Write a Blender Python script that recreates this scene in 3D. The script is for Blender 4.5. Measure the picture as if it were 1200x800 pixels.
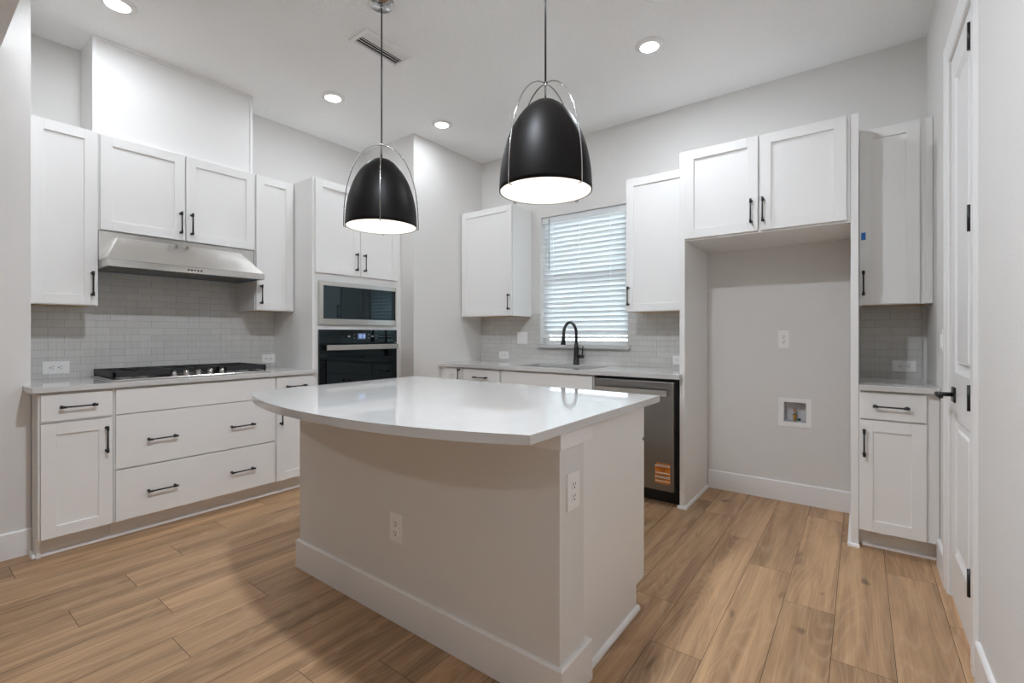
import bpy, bmesh, math, random
from mathutils import Vector, Matrix
random.seed(7)
for _o in list(bpy.data.objects):
    bpy.data.objects.remove(_o)
SC = bpy.context.scene
COL = SC.collection
PI = math.pi

# ------------------------------------------------------------------ camera, world, exposure
cam = bpy.data.cameras.new('camera')
cam.sensor_width = 36.0
cam.lens = 547.7 / 1200 * 36.0
cam.shift_y = -8.76 / 1200
cam.clip_start = 0.02
camo = bpy.data.objects.new('camera', cam)
COL.objects.link(camo)
camo.location = (0, 0, 1.2)
camo.rotation_euler = (PI / 2, 0, math.radians(36.715))
SC.camera = camo

EXPOSURE = 0.90   
CAN_E = 10.0   # recessed light lenses (their glow)
CAN_W = [3.0, 2.4, 2.1, 6.6]   # recessed light output, watts
REAR_W = 6.4   # living room ceiling lamp behind the camera
FILL_W = 27.0   # added fill lamp under the kitchen ceiling, unseen above the frame
PEND_E = 0.535   # pendant diffusers (their glow)
LAMP_COL = (0.825, 0.89, 0.97)   
WORLD_E = 7.0   # daylight sky
SC.view_settings.view_transform = 'Standard'
SC.view_settings.look = 'None'
SC.view_settings.exposure = EXPOSURE
SC.view_settings.gamma = 1.0
SC.view_settings.use_curve_mapping = False
SC.cycles.use_denoising = True
SC.cycles.sample_clamp_indirect = 8.0
SC.cycles.max_bounces = 10
SC.cycles.diffuse_bounces = 6
SC.cycles.caustics_reflective = False
SC.cycles.caustics_refractive = False

world = bpy.data.worlds.new('daylight')
SC.world = world
world.use_nodes = True
bg = world.node_tree.nodes['Background']
bg.inputs[0].default_value = (0.86, 0.94, 1.0, 1)
bg.inputs[1].default_value = WORLD_E


def portal(name, loc, rot, sx, sy):
    l = bpy.data.lights.new(name, 'AREA')
    l.shape = 'RECTANGLE'
    l.size = sx
    l.size_y = sy
    l.cycles.is_portal = True
    o = bpy.data.objects.new(name, l)
    COL.objects.link(o)
    o.location = loc
    o.rotation_euler = rot


portal('kitchen_window_portal', (-2.08, 4.02, 1.71), (-PI / 2, 0, 0), 0.95, 1.28)
portal('added_rear_opening_portal', (-3.4, -4.66, 1.95), (PI / 2, 0, 0), 0.4, 0.3)  # unseen rear opening, added and sized for the fill light it admits


def down_lamp(parent, z, size, watts, color, spread):
    """the light a fixture gives: a disc lamp just under its lens."""
    l = bpy.data.lights.new('lamp_light', 'AREA')
    l.shape = 'DISK'
    l.size = size
    l.energy = watts
    l.color = color
    l.spread = math.radians(spread)
    o = bpy.data.objects.new('lamp_light', l)
    COL.objects.link(o)
    o.parent = parent
    o.location = (0, 0, z)


def rear_lamp(x, y, z, e, name='living_room_ceiling_lamp'):
    l = bpy.data.lights.new(name, 'AREA')
    l.shape = 'DISK'
    l.size = 0.16
    l.energy = e
    l.color = LAMP_COL
    o = bpy.data.objects.new(name, l)
    COL.objects.link(o)
    o.location = (x, y, z)


rear_lamp(-1.5, -1.6, 2.70, REAR_W)
rear_lamp(-1.084, 0.777, 3.03, FILL_W, 'added_ceiling_fill')  # made-up lamp, brightens the left cabinets, island and right wall


# ------------------------------------------------------------------ material helpers
def newmat(name):
    m = bpy.data.materials.new(name)
    m.use_nodes = True
    nt = m.node_tree
    b = nt.nodes['Principled BSDF']
    return m, nt, b


def N(nt, t, **kw):
    n = nt.nodes.new(t)
    for k, v in kw.items():
        setattr(n, k, v)
    return n


def L(nt, a, b):
    nt.links.new(a, b)


def basic(name, col, rough=0.5, metal=0.0, spec=0.5, bump=None, var=0.03):
    """plain paint / metal with a faint procedural tone variation and an optional fine bump (scale, strength)."""
    m, nt, b = newmat(name)
    b.inputs['Roughness'].default_value = rough
    b.inputs['Metallic'].default_value = metal
    b.inputs['Specular IOR Level'].default_value = spec
    tc = N(nt, 'ShaderNodeTexCoord')
    no = N(nt, 'ShaderNodeTexNoise')
    no.inputs['Scale'].default_value = 3.0
    no.inputs['Detail'].default_value = 3.0
    L(nt, tc.outputs['Object'], no.inputs['Vector'])
    mix = N(nt, 'ShaderNodeMix', data_type='RGBA')
    mix.inputs[6].default_value = (*[c * (1 - var) for c in col], 1)
    mix.inputs[7].default_value = (*[min(1, c * (1 + var)) for c in col], 1)
    L(nt, no.outputs['Fac'], mix.inputs[0])
    L(nt, mix.outputs[2], b.inputs['Base Color'])
    if bump:
        n2 = N(nt, 'ShaderNodeTexNoise')
        n2.inputs['Scale'].default_value = bump[0]
        n2.inputs['Detail'].default_value = 4.0
        n2.inputs['Roughness'].default_value = 0.55
        L(nt, tc.outputs['Object'], n2.inputs['Vector'])
        bp = N(nt, 'ShaderNodeBump')
        bp.inputs['Strength'].default_value = bump[1]
        bp.inputs['Distance'].default_value = bump[2] if len(bump) > 2 else 0.002
        L(nt, n2.outputs['Fac'], bp.inputs['Height'])
        L(nt, bp.outputs['Normal'], b.inputs['Normal'])
    return m


def emit(name, col, e):
    m, nt, b = newmat(name)
    b.inputs['Base Color'].default_value = (*col, 1)
    b.inputs['Emission Color'].default_value = (*col, 1)
    b.inputs['Emission Strength'].default_value = e
    return m


def steel(name, axis, col=(0.66, 0.64, 0.61), rough=0.22):
    m, nt, b = newmat(name)
    b.inputs['Metallic'].default_value = 1.0
    tc = N(nt, 'ShaderNodeTexCoord')
    mp = N(nt, 'ShaderNodeMapping')
    sc = [900, 900, 900]
    sc[axis] = 6
    mp.inputs['Scale'].default_value = sc
    L(nt, tc.outputs['Object'], mp.inputs['Vector'])
    no = N(nt, 'ShaderNodeTexNoise')
    no.inputs['Scale'].default_value = 1.0
    no.inputs['Detail'].default_value = 2.0
    L(nt, mp.outputs['Vector'], no.inputs['Vector'])
    mr = N(nt, 'ShaderNodeMapRange')
    mr.inputs['To Min'].default_value = rough - 0.02
    mr.inputs['To Max'].default_value = rough + 0.03
    L(nt, no.outputs['Fac'], mr.inputs['Value'])
    L(nt, mr.outputs['Result'], b.inputs['Roughness'])
    mix = N(nt, 'ShaderNodeMix', data_type='RGBA')
    mix.inputs[6].default_value = (*[c * 0.985 for c in col], 1)
    mix.inputs[7].default_value = (*[c * 1.015 for c in col], 1)
    L(nt, no.outputs['Fac'], mix.inputs[0])
    L(nt, mix.outputs[2], b.inputs['Base Color'])
    b.inputs['Anisotropic'].default_value = 0.4
    return m


def black_glass(name, spec):
    m, nt, b = newmat(name)
    b.inputs['Base Color'].default_value = (0.006, 0.006, 0.007, 1)
    b.inputs['Roughness'].default_value = 0.015
    b.inputs['Specular IOR Level'].default_value = spec
    b.inputs['Specular Tint'].default_value = (0.62, 0.90, 1.0, 1)
    return m


def quartz():
    m, nt, b = newmat('white_quartz')
    b.inputs['Roughness'].default_value = 0.05
    b.inputs['IOR'].default_value = 2.0
    tc = N(nt, 'ShaderNodeTexCoord')
    no = N(nt, 'ShaderNodeTexNoise')
    no.inputs['Scale'].default_value = 260
    no.inputs['Detail'].default_value = 3
    L(nt, tc.outputs['Object'], no.inputs['Vector'])
    cr = N(nt, 'ShaderNodeValToRGB')
    cr.color_ramp.elements[0].position = 0.25
    cr.color_ramp.elements[0].color = (0.56, 0.55, 0.53, 1)
    cr.color_ramp.elements[1].position = 0.42
    cr.color_ramp.elements[1].color = (0.66, 0.65, 0.635, 1)
    L(nt, no.outputs['Fac'], cr.inputs['Fac'])
    n2 = N(nt, 'ShaderNodeTexNoise')
    n2.inputs['Scale'].default_value = 5
    n2.inputs['Detail'].default_value = 6
    n2.inputs['Distortion'].default_value = 1.5
    L(nt, tc.outputs['Object'], n2.inputs['Vector'])
    mx = N(nt, 'ShaderNodeMix', data_type='RGBA', blend_type='MULTIPLY')
    mx.inputs[0].default_value = 0.08
    L(nt, cr.outputs['Color'], mx.inputs[6])
    L(nt, n2.outputs['Fac'], mx.inputs[7])
    L(nt, mx.outputs[2], b.inputs['Base Color'])
    return m


def tile_mat(name, horiz):
    """grey ribbed brick mosaic; horiz = axis index that runs along the wall."""
    m, nt, b = newmat(name)
    tc = N(nt, 'ShaderNodeTexCoord')
    sp = N(nt, 'ShaderNodeSeparateXYZ')
    L(nt, tc.outputs['Object'], sp.inputs[0])
    cb = N(nt, 'ShaderNodeCombineXYZ')
    L(nt, sp.outputs[horiz], cb.inputs[0])
    L(nt, sp.outputs[2], cb.inputs[1])
    br = N(nt, 'ShaderNodeTexBrick')
    br.offset = 0.5
    br.inputs['Color1'].default_value = (0.645, 0.635, 0.61, 1)
    br.inputs['Color2'].default_value = (0.70, 0.688, 0.66, 1)
    br.inputs['Mortar'].default_value = (0.47, 0.46, 0.44, 1)
    br.inputs['Scale'].default_value = 1.0
    br.inputs['Mortar Size'].default_value = 0.0013
    br.inputs['Mortar Smooth'].default_value = 0.15
    br.inputs['Bias'].default_value = 0.0
    br.inputs['Brick Width'].default_value = 0.152
    br.inputs['Row Height'].default_value = 0.0478
    L(nt, cb.outputs[0], br.inputs['Vector'])
    # vertical ribs of each tile
    mp = N(nt, 'ShaderNodeMapping')
    mp.inputs['Scale'].default_value = (130, 4, 1)
    L(nt, cb.outputs[0], mp.inputs['Vector'])
    no = N(nt, 'ShaderNodeTexNoise')
    no.inputs['Scale'].default_value = 1.0
    no.inputs['Detail'].default_value = 2.0
    L(nt, mp.outputs['Vector'], no.inputs['Vector'])
    cr = N(nt, 'ShaderNodeValToRGB')
    cr.color_ramp.elements[0].position = 0.32
    cr.color_ramp.elements[0].color = (0.91, 0.91, 0.91, 1)
    cr.color_ramp.elements[1].position = 0.66
    cr.color_ramp.elements[1].color = (1.0, 1.0, 1.0, 1)
    L(nt, no.outputs['Fac'], cr.inputs['Fac'])
    mx = N(nt, 'ShaderNodeMix', data_type='RGBA', blend_type='MULTIPLY')
    mx.inputs[0].default_value = 1.0
    L(nt, br.outputs['Color'], mx.inputs[6])
    L(nt, cr.outputs['Color'], mx.inputs[7])
    L(nt, mx.outputs[2], b.inputs['Base Color'])
    b.inputs['Roughness'].default_value = 0.34
    b.inputs['Specular IOR Level'].default_value = 0.5
    ad = N(nt, 'ShaderNodeMath', operation='MULTIPLY_ADD')
    L(nt, br.outputs['Fac'], ad.inputs[0])
    ad.inputs[1].default_value = -2.0
    L(nt, no.outputs['Fac'], ad.inputs[2])
    bp = N(nt, 'ShaderNodeBump')
    bp.inputs['Strength'].default_value = 0.5
    bp.inputs['Distance'].default_value = 0.0012
    L(nt, ad.outputs[0], bp.inputs['Height'])
    L(nt, bp.outputs['Normal'], b.inputs['Normal'])
    return m


def wood_floor():
    m, nt, b = newmat('oak_plank_floor')
    tc = N(nt, 'ShaderNodeTexCoord')
    at = N(nt, 'ShaderNodeAttribute', attribute_name='plank')
    sx = N(nt, 'ShaderNodeSeparateXYZ')
    L(nt, at.outputs['Color'], sx.inputs[0])
    off = N(nt, 'ShaderNodeVectorMath', operation='SCALE')
    L(nt, at.outputs['Color'], off.inputs[0])
    off.inputs['Scale'].default_value = 37.0
    add = N(nt, 'ShaderNodeVectorMath', operation='ADD')
    L(nt, tc.outputs['Object'], add.inputs[0])
    L(nt, off.outputs[0], add.inputs[1])

    def noise(scale, vec, detail, dist=0.0, rough=0.5):
        mp = N(nt, 'ShaderNodeMapping')
        mp.inputs['Scale'].default_value = scale
        L(nt, vec, mp.inputs['Vector'])
        n = N(nt, 'ShaderNodeTexNoise')
        n.inputs['Scale'].default_value = 1.0
        n.inputs['Detail'].default_value = detail
        n.inputs['Distortion'].default_value = dist
        n.inputs['Roughness'].default_value = rough
        L(nt, mp.outputs['Vector'], n.inputs['Vector'])
        return n.outputs['Fac']

    P = add.outputs[0]
    big = noise((5.2, 0.50, 1), P, 1.5, 0.25)            # growth-ring field
    mul = N(nt, 'ShaderNodeMath', operation='MULTIPLY')
    L(nt, big, mul.inputs[0])
    mul.inputs[1].default_value = 26.0
    pp = N(nt, 'ShaderNodeMath', operation='PINGPONG')
    L(nt, mul.outputs[0], pp.inputs[0])
    pp.inputs[1].default_value = 0.5
    ring = N(nt, 'ShaderNodeMapRange')
    ring.inputs['From Min'].default_value = 0.0
    ring.inputs['From Max'].default_value = 0.22
    ring.inputs['To Min'].default_value = 1.0
    ring.inputs['To Max'].default_value = 0.0
    L(nt, pp.outputs[0], ring.inputs['Value'])
    fib = noise((120, 2.2, 1), P, 5.0, 0.3, 0.65)        # fine fibres
    med = noise((11, 0.75, 1), P, 6.0, 0.8, 0.62)          # broad streaks
    knot = noise((12, 4.2, 1), P, 1.0, 0.4)
    cr = N(nt, 'ShaderNodeValToRGB')
    e = cr.color_ramp.elements
    e[0].position = 0.30
    e[0].color = (0.265, 0.156, 0.083, 1)
    e[1].position = 0.64
    e[1].color = (0.585, 0.367, 0.203, 1)
    L(nt, med, cr.inputs['Fac'])
    # per plank tone
    tone = N(nt, 'ShaderNodeMapRange')
    tone.inputs['To Min'].default_value = 0.80
    tone.inputs['To Max'].default_value = 1.10
    L(nt, sx.outputs[2], tone.inputs['Value'])
    tm = N(nt, 'ShaderNodeVectorMath', operation='SCALE')
    L(nt, cr.outputs['Color'], tm.inputs[0])
    L(nt, tone.outputs['Result'], tm.inputs['Scale'])
    fr = N(nt, 'ShaderNodeMapRange')
    fr.inputs['From Min'].default_value = 0.3
    fr.inputs['From Max'].default_value = 0.7
    fr.inputs['To Min'].default_value = 0.84
    fr.inputs['To Max'].default_value = 1.08
    L(nt, fib, fr.inputs['Value'])
    t2 = N(nt, 'ShaderNodeVectorMath', operation='SCALE')
    L(nt, tm.outputs[0], t2.inputs[0])
    L(nt, fr.outputs['Result'], t2.inputs['Scale'])
    rm = N(nt, 'ShaderNodeMath', operation='MULTIPLY')
    L(nt, ring.outputs['Result'], rm.inputs[0])
    L(nt, fib, rm.inputs[1])
    rk = N(nt, 'ShaderNodeMath', operation='MULTIPLY')
    L(nt, rm.outputs[0], rk.inputs[0])
    rk.inputs[1].default_value = 0.60
    mx = N(nt, 'ShaderNodeMix', data_type='RGBA')
    L(nt, rk.outputs[0], mx.inputs[0])
    L(nt, t2.outputs[0], mx.inputs[6])
    mx.inputs[7].default_value = (0.58, 0.41, 0.27, 1)
    kr = N(nt, 'ShaderNodeMapRange')
    kr.inputs['From Min'].default_value = 0.72
    kr.inputs['From Max'].default_value = 0.82
    kr.inputs['To Min'].default_value = 0.0
    kr.inputs['To Max'].default_value = 0.75
    L(nt, knot, kr.inputs['Value'])
    m3 = N(nt, 'ShaderNodeMix', data_type='RGBA')
    L(nt, kr.outputs['Result'], m3.inputs[0])
    L(nt, mx.outputs[2], m3.inputs[6])
    m3.inputs[7].default_value = (0.10, 0.062, 0.038, 1)
    L(nt, m3.outputs[2], b.inputs['Base Color'])
    rr = N(nt, 'ShaderNodeMapRange')
    rr.inputs['To Min'].default_value = 0.34
    rr.inputs['To Max'].default_value = 0.52
    L(nt, fib, rr.inputs['Value'])
    L(nt, rr.outputs['Result'], b.inputs['Roughness'])
    b.inputs['Specular IOR Level'].default_value = 0.35
    bp = N(nt, 'ShaderNodeBump')
    bp.inputs['Strength'].default_value = 0.25
    bp.inputs['Distance'].default_value = 0.0006
    L(nt, fib, bp.inputs['Height'])
    L(nt, bp.outputs['Normal'], b.inputs['Normal'])
    return m


def slat_mat():
    m, nt, b = newmat('blind_slat_vinyl')
    b.inputs['Base Color'].default_value = (0.80, 0.82, 0.83, 1)
    b.inputs['Roughness'].default_value = 0.45
    tr = N(nt, 'ShaderNodeBsdfTranslucent')
    tr.inputs['Color'].default_value = (0.78, 0.86, 0.92, 1)
    mx = N(nt, 'ShaderNodeMixShader')
    mx.inputs[0].default_value = 0.08
    L(nt, b.outputs[0], mx.inputs[1])
    L(nt, tr.outputs[0], mx.inputs[2])
    L(nt, mx.outputs[0], nt.nodes['Material Output'].inputs['Surface'])
    return m


def pane_mat():
    m, nt, b = newmat('window_glass')
    tr = N(nt, 'ShaderNodeBsdfTransparent')
    tr.inputs['Color'].default_value = (0.94, 0.97, 0.97, 1)
    gl = N(nt, 'ShaderNodeBsdfGlossy')
    gl.inputs['Roughness'].default_value = 0.02
    fr = N(nt, 'ShaderNodeFresnel')
    fr.inputs['IOR'].default_value = 1.45
    mx = N(nt, 'ShaderNodeMixShader')
    L(nt, fr.outputs[0], mx.inputs[0])
    L(nt, tr.outputs[0], mx.inputs[1])
    L(nt, gl.outputs[0], mx.inputs[2])
    L(nt, mx.outputs[0], nt.nodes['Material Output'].inputs['Surface'])
    return m


M = dict(
    wall=basic('wall_paint', (0.765, 0.750, 0.728), 0.75, bump=(170, 0.4, 0.003), var=0.01),
    ceil=basic('ceiling_paint', (0.93, 0.925, 0.92), 0.85, bump=(75, 0.75, 0.008), var=0.01),
    trim=basic('trim_paint', (0.88, 0.875, 0.87), 0.35, var=0.01),
    cab=basic('cabinet_paint', (0.84, 0.832, 0.815), 0.38, var=0.01),
    under=basic('raw_birch_underside', (0.55, 0.38, 0.20), 0.6, var=0.1),
    black=basic('matte_black_metal', (0.012, 0.012, 0.013), 0.38, spec=0.5),
    shade=basic('pendant_black_enamel', (0.006, 0.005, 0.0045), 0.45, spec=0.14),
    shadein=basic('pendant_white_lining', (0.85, 0.84, 0.82), 0.5),
    chrome=basic('polished_chrome', (0.50, 0.49, 0.48), 0.12, metal=1.0),
    iron=basic('cast_iron', (0.014, 0.014, 0.015), 0.55, bump=(500, 0.2, 0.0008)),
    steelx=steel('brushed_steel_x', 0),
    steely=steel('brushed_steel_y', 1),
    steelz=steel('brushed_steel_grey', 0, (0.34, 0.33, 0.32), 0.30),
    sinkst=steel('sink_steel', 0, (0.55, 0.55, 0.55), 0.3),
    bglass=black_glass('black_glass', 0.85),
    oglass=black_glass('oven_black_glass', 0.40),
    bplast=basic('black_plastic', (0.01, 0.01, 0.011), 0.45),
    plate=basic('outlet_plastic', (0.90, 0.895, 0.885), 0.3, var=0.005),
    slot=basic('dark_slot', (0.03, 0.028, 0.026), 0.6),
    quartz=quartz(),
    tiley=tile_mat('ribbed_mosaic_tile_left', 1),
    tilex=tile_mat('ribbed_mosaic_tile_back', 0),
    floor=wood_floor(),
    gap=basic('plank_joint', (0.05, 0.03, 0.02), 0.9),
    slat=slat_mat(),
    pane=pane_mat(),
    lens=emit('led_lens', (1.0, 0.965, 0.92), CAN_E),
    pend=emit('pendant_diffuser', (1.0, 0.92, 0.83), PEND_E),
    digit=emit('display_glow', (0.55, 0.72, 1.0), 0.5),
    digitbg=emit('display_back', (0.10, 0.15, 0.27), 0.22),
    orange=basic('orange_label', (0.72, 0.22, 0.02), 0.5),
    paper=basic('white_label', (0.75, 0.70, 0.62), 0.5),
    tape=basic('blue_tape', (0.02, 0.16, 0.52), 0.6),
    film=basic('blue_film', (0.10, 0.24, 0.40), 0.3),
    mesh=steel('filter_mesh', 1, (0.30, 0.29, 0.28), 0.4),
    brass=basic('brass', (0.55, 0.35, 0.10), 0.3, metal=1.0),
    copper=basic('copper', (0.70, 0.38, 0.28), 0.3, metal=1.0),
    green=basic('green_knob', (0.01, 0.09, 0.07), 0.4),
    bounce_ground=basic('pale_bounce_ground', (0.58, 0.57, 0.52), 0.9, var=0.2),  # lawn turned pale so that daylight bounces up to the ceiling
    fence=basic('vinyl_fence', (0.8, 0.8, 0.8), 0.5),
)


# ------------------------------------------------------------------ mesh helpers
def box(bm, x0, x1, y0, y1, z0, z1, bev=0.0, seg=1):
    x0, x1 = min(x0, x1), max(x0, x1)
    y0, y1 = min(y0, y1), max(y0, y1)
    z0, z1 = min(z0, z1), max(z0, z1)
    v = [bm.verts.new(p) for p in ((x0, y0, z0), (x1, y0, z0), (x1, y1, z0), (x0, y1, z0),
                                   (x0, y0, z1), (x1, y0, z1), (x1, y1, z1), (x0, y1, z1))]
    f = [bm.faces.new([v[i] for i in q]) for q in ((3, 2, 1, 0), (4, 5, 6, 7), (0, 1, 5, 4), (1, 2, 6, 5), (2, 3, 7, 6), (3, 0, 4, 7))]
    if bev:
        ed = list({e for ff in f for e in ff.edges})
        bmesh.ops.bevel(bm, geom=ed, offset=bev, segments=seg, affect='EDGES', profile=0.5)
    return bm


def cyl(bm, p0, p1, r0, r1=None, n=16, cap=True):
    r1 = r0 if r1 is None else r1
    p0, p1 = Vector(p0), Vector(p1)
    d = (p1 - p0).normalized()
    a = Vector((0, 0, 1)) if abs(d.z) < 0.9 else Vector((1, 0, 0))
    u = d.cross(a).normalized()
    w = d.cross(u)
    A, B = [], []
    for i in range(n):
        t = 2 * PI * i / n
        q = u * math.cos(t) + w * math.sin(t)
        A.append(bm.verts.new(p0 + q * r0))
        B.append(bm.verts.new(p1 + q * r1))
    for i in range(n):
        j = (i + 1) % n
        bm.faces.new((A[i], A[j], B[j], B[i])).smooth = True
    if cap:
        bm.faces.new(A[::-1])
        bm.faces.new(B)
    return bm


def tube(bm, pts, r, n=10):
    pts = [Vector(p) for p in pts]
    rs = r if isinstance(r, (list, tuple)) else [r] * len(pts)
    rings = []
    prev = None
    for i, p in enumerate(pts):
        t = (pts[min(i + 1, len(pts) - 1)] - pts[max(i - 1, 0)]).normalized()
        if prev is None:
            a = Vector((0, 0, 1)) if abs(t.z) < 0.9 else Vector((1, 0, 0))
            u = t.cross(a).normalized()
        else:
            u = (prev - t * prev.dot(t)).normalized()
        prev = u
        w = t.cross(u)
        rings.append([bm.verts.new(p + (u * math.cos(2 * PI * k / n) + w * math.sin(2 * PI * k / n)) * rs[i]) for k in range(n)])
    for a, b in zip(rings, rings[1:]):
        for k in range(n):
            j = (k + 1) % n
            bm.faces.new((a[k], a[j], b[j], b[k])).smooth = True
    bm.faces.new(rings[0][::-1])
    bm.faces.new(rings[-1])
    return bm


def lathe(bm, prof, c=(0, 0), n=48, closed=False):
    rings = []
    for r, z in prof:
        if r < 1e-6:
            rings.append([bm.verts.new((c[0], c[1], z))])
        else:
            rings.append([bm.verts.new((c[0] + r * math.cos(2 * PI * k / n), c[1] + r * math.sin(2 * PI * k / n), z)) for k in range(n)])
    pr = list(zip(rings, rings[1:])) + ([(rings[-1], rings[0])] if closed else [])
    for a, b in pr:
        for k in range(n):
            j = (k + 1) % n
            if len(a) == 1 and len(b) == 1:
                continue
            if len(a) == 1:
                f = bm.faces.new((a[0], b[k], b[j]))
            elif len(b) == 1:
                f = bm.faces.new((a[k], a[j], b[0]))
            else:
                f = bm.faces.new((a[k], a[j], b[j], b[k]))
            f.smooth = True
    return bm


def prism(bm, poly, z0, z1, bev=0.0):
    """closed polygon (x, y) extruded between z0 and z1."""
    A = [bm.verts.new((x, y, z0)) for x, y in poly]
    B = [bm.verts.new((x, y, z1)) for x, y in poly]
    n = len(poly)
    fs = [bm.faces.new(A[::-1]), bm.faces.new(B)]
    for i in range(n):
        fs.append(bm.faces.new((A[i], A[(i + 1) % n], B[(i + 1) % n], B[i])))
    if bev:
        ed = list(set(fs[0].edges) | set(fs[1].edges))
        bmesh.ops.bevel(bm, geom=ed, offset=bev, segments=2, affect='EDGES', profile=0.5)
    return bm


def sweep(bm, prof, p0, p1, side):
    """profile (out, up) swept along the straight floor line p0-p1; side = unit vector pointing out."""
    p0, p1, s = Vector(p0), Vector(p1), Vector(side)
    A = [bm.verts.new(p0 + s * o + Vector((0, 0, h))) for o, h in prof]
    B = [bm.verts.new(p1 + s * o + Vector((0, 0, h))) for o, h in prof]
    n = len(prof)
    for i in range(n):
        bm.faces.new((A[i], A[(i + 1) % n], B[(i + 1) % n], B[i]))
    bm.faces.new(A[::-1])
    bm.faces.new(B)
    return bm


SHOE = [(0, 0), (0.015, 0), (0.0146, 0.008), (0.012, 0.0135), (0.007, 0.0172), (0, 0.019)]


def obj(name, bm, m, parent=None, **props):
    bmesh.ops.recalc_face_normals(bm, faces=bm.faces[:])
    me = bpy.data.meshes.new(name)
    bm.to_mesh(me)
    bm.free()
    for mm in (m if isinstance(m, (list, tuple)) else [m]):
        me.materials.append(mm)
    o = bpy.data.objects.new(name, me)
    COL.objects.link(o)
    if parent is not None:
        o.parent = parent
    for k, v in props.items():
        o[k] = v
    return o


def B():
    return bmesh.new()


def thing(name, label, cat, loc=(0, 0, 0), rz=0.0, group=None, rot=None):
    o = bpy.data.objects.new(name, None)
    o.empty_display_size = 0.1
    COL.objects.link(o)
    o.location = loc
    o.rotation_euler = rot if rot else (0, 0, rz)
    o['label'] = label
    o['category'] = cat
    if group:
        o['group'] = group
    return o


def tag(o, label, cat, group=None):
    o['label'] = label
    o['category'] = cat
    if group:
        o['group'] = group
    return o


def struct(name, bm, m, parent=None):
    o = obj(name, bm, m, parent)
    if parent is None:
        o['kind'] = 'structure'
    return o


# ------------------------------------------------------------------ room shell
CH = 3.048
XL, YB, XR = -4.085, 3.872, 0.330
YS0, YS1, XS = 0.360, 0.477, -3.648        # stub wall beside the camera-left end of the cabinets
YP, XP = 2.909, -3.300                     # pantry block

# floor: every plank a quad carrying its own random value, dark joints just below
PW, PL, X0 = 0.1905, 1.22, 0.102
joints = {0: 2.089, 1: 2.424, 2: 2.709, 3: 1.793, 4: 2.102, -1: 3.013, -2: 2.617, 11: 0.678, 12: 1.05,
          14: 0.475, 15: 0.716, 16: 0.967, 17: 1.261, 18: 1.601, 8: 0.88}
bm = B()
lay = bm.loops.layers.float_color.new('plank')
rnd = random.Random(21)
FX0, FX1, FY0, FY1 = -6.6, 0.46, -4.7, 4.0
g = 0.0009
for k in range(-2, 36):
    xb = X0 - PW * (k + 1)
    xa = max(FX0, xb) + g
    xc = min(FX1, xb + PW) - g
    if xc <= xa:
        continue
    j = joints.get(k, rnd.uniform(0, PL))
    y = j - PL * math.ceil((j - FY0) / PL)
    while y < FY1:
        ya, yc = max(y, FY0) + g, min(y + PL, FY1) - g
        y += PL
        if yc - ya < 0.01:
            continue
        f = bm.faces.new([bm.verts.new(p) for p in ((xa, ya, 0), (xc, ya, 0), (xc, yc, 0), (xa, yc, 0))])
        c = (rnd.random(), rnd.random(), rnd.random(), 1)
        for lp in f.loops:
            lp[lay] = c
f = bm.faces.new([bm.verts.new(p) for p in ((FX0, FY0, -0.0015), (FX1, FY0, -0.0015), (FX1, FY1, -0.0015), (FX0, FY1, -0.0015))])
f.material_index = 1
me_fl = struct('floor', bm, [M['floor'], M['gap']])

bm = B()
box(bm, XL - 0.1, XR + 0.12, YS0 + 0.007, 4.0, CH, CH + 0.06)
struct('ceiling', bm, M['ceil'])
bm = B()
box(bm, -6.6, XR + 0.12, -4.7, YS0 + 0.006, 2.722, CH + 0.06)
struct('ceiling_living_room', bm, M['ceil'])

bm = B()
box(bm, XL - 0.1, XL, YS1, YP, 0, CH)
struct('wall_left', bm, M['wall'])
bm = B()
box(bm, -6.5, XS, YS0, YS1, 0, CH)
struct('wall_stub', bm, M['wall'])
bm = B()
box(bm, XL - 0.1, XP, YP, YB + 0.12, 0, CH)
struct('wall_pantry', bm, M['wall'])
# back wall with the window opening
WX0, WX1, WZ0, WZ1 = -2.533, -1.622, 1.088, 2.345
bm = B()
box(bm, XP, WX0, YB, YB + 0.13, 0, CH)
HX0, HX1, HZ0, HZ1 = -0.4455, -0.3050, 0.5705, 0.7145      # pocket for the ice-maker box
box(bm, WX1, HX0, YB, YB + 0.13, 0, CH)
box(bm, HX1, XR + 0.12, YB, YB + 0.13, 0, CH)
box(bm, HX0, HX1, YB, YB + 0.13, 0, HZ0)
box(bm, HX0, HX1, YB, YB + 0.13, HZ1, CH)
box(bm, HX0, HX1, YB + 0.095, YB + 0.13, HZ0, HZ1)
box(bm, WX0, WX1, YB, YB + 0.13, 0, WZ0 - 0.022)
box(bm, WX0, WX1, YB, YB + 0.13, WZ1, CH)
struct('wall_back', bm, M['wall'])
# right wall with the pantry door opening
DY0, DY1, DZ = 2.372, 2.925, 2.448
bm = B()
box(bm, XR, XR + 0.12, -4.7, DY0, 0, CH)
box(bm, XR, XR + 0.12, DY1, YB, 0, CH)
box(bm, XR, XR + 0.12, DY0, DY1, DZ, CH)
struct('wall_right', bm, M['wall'])
# the living room behind the camera
bm = B()
box(bm, -6.6, -6.5, -4.6, YS0, 0, 2.722)
struct('wall_living_left', bm, M['wall'])
bm = B()
box(bm, -6.6, -3.6, -4.72, -4.6, 0, 2.722)
box(bm, -3.2, XR + 0.12, -4.72, -4.6, 0, 2.722)
box(bm, -3.6, -3.2, -4.72, -4.6, 2.1, 2.722)
box(bm, -3.6, -3.2, -4.72, -4.6, 0, 1.8)  # the gap left above is an invented opening for fill daylight
struct('wall_living_rear', bm, M['wall'])

# baseboards
BBP = [(0, 0), (0.014, 0), (0.014, 0.134), (0.010, 0.140), (0, 0.140)]


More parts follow.
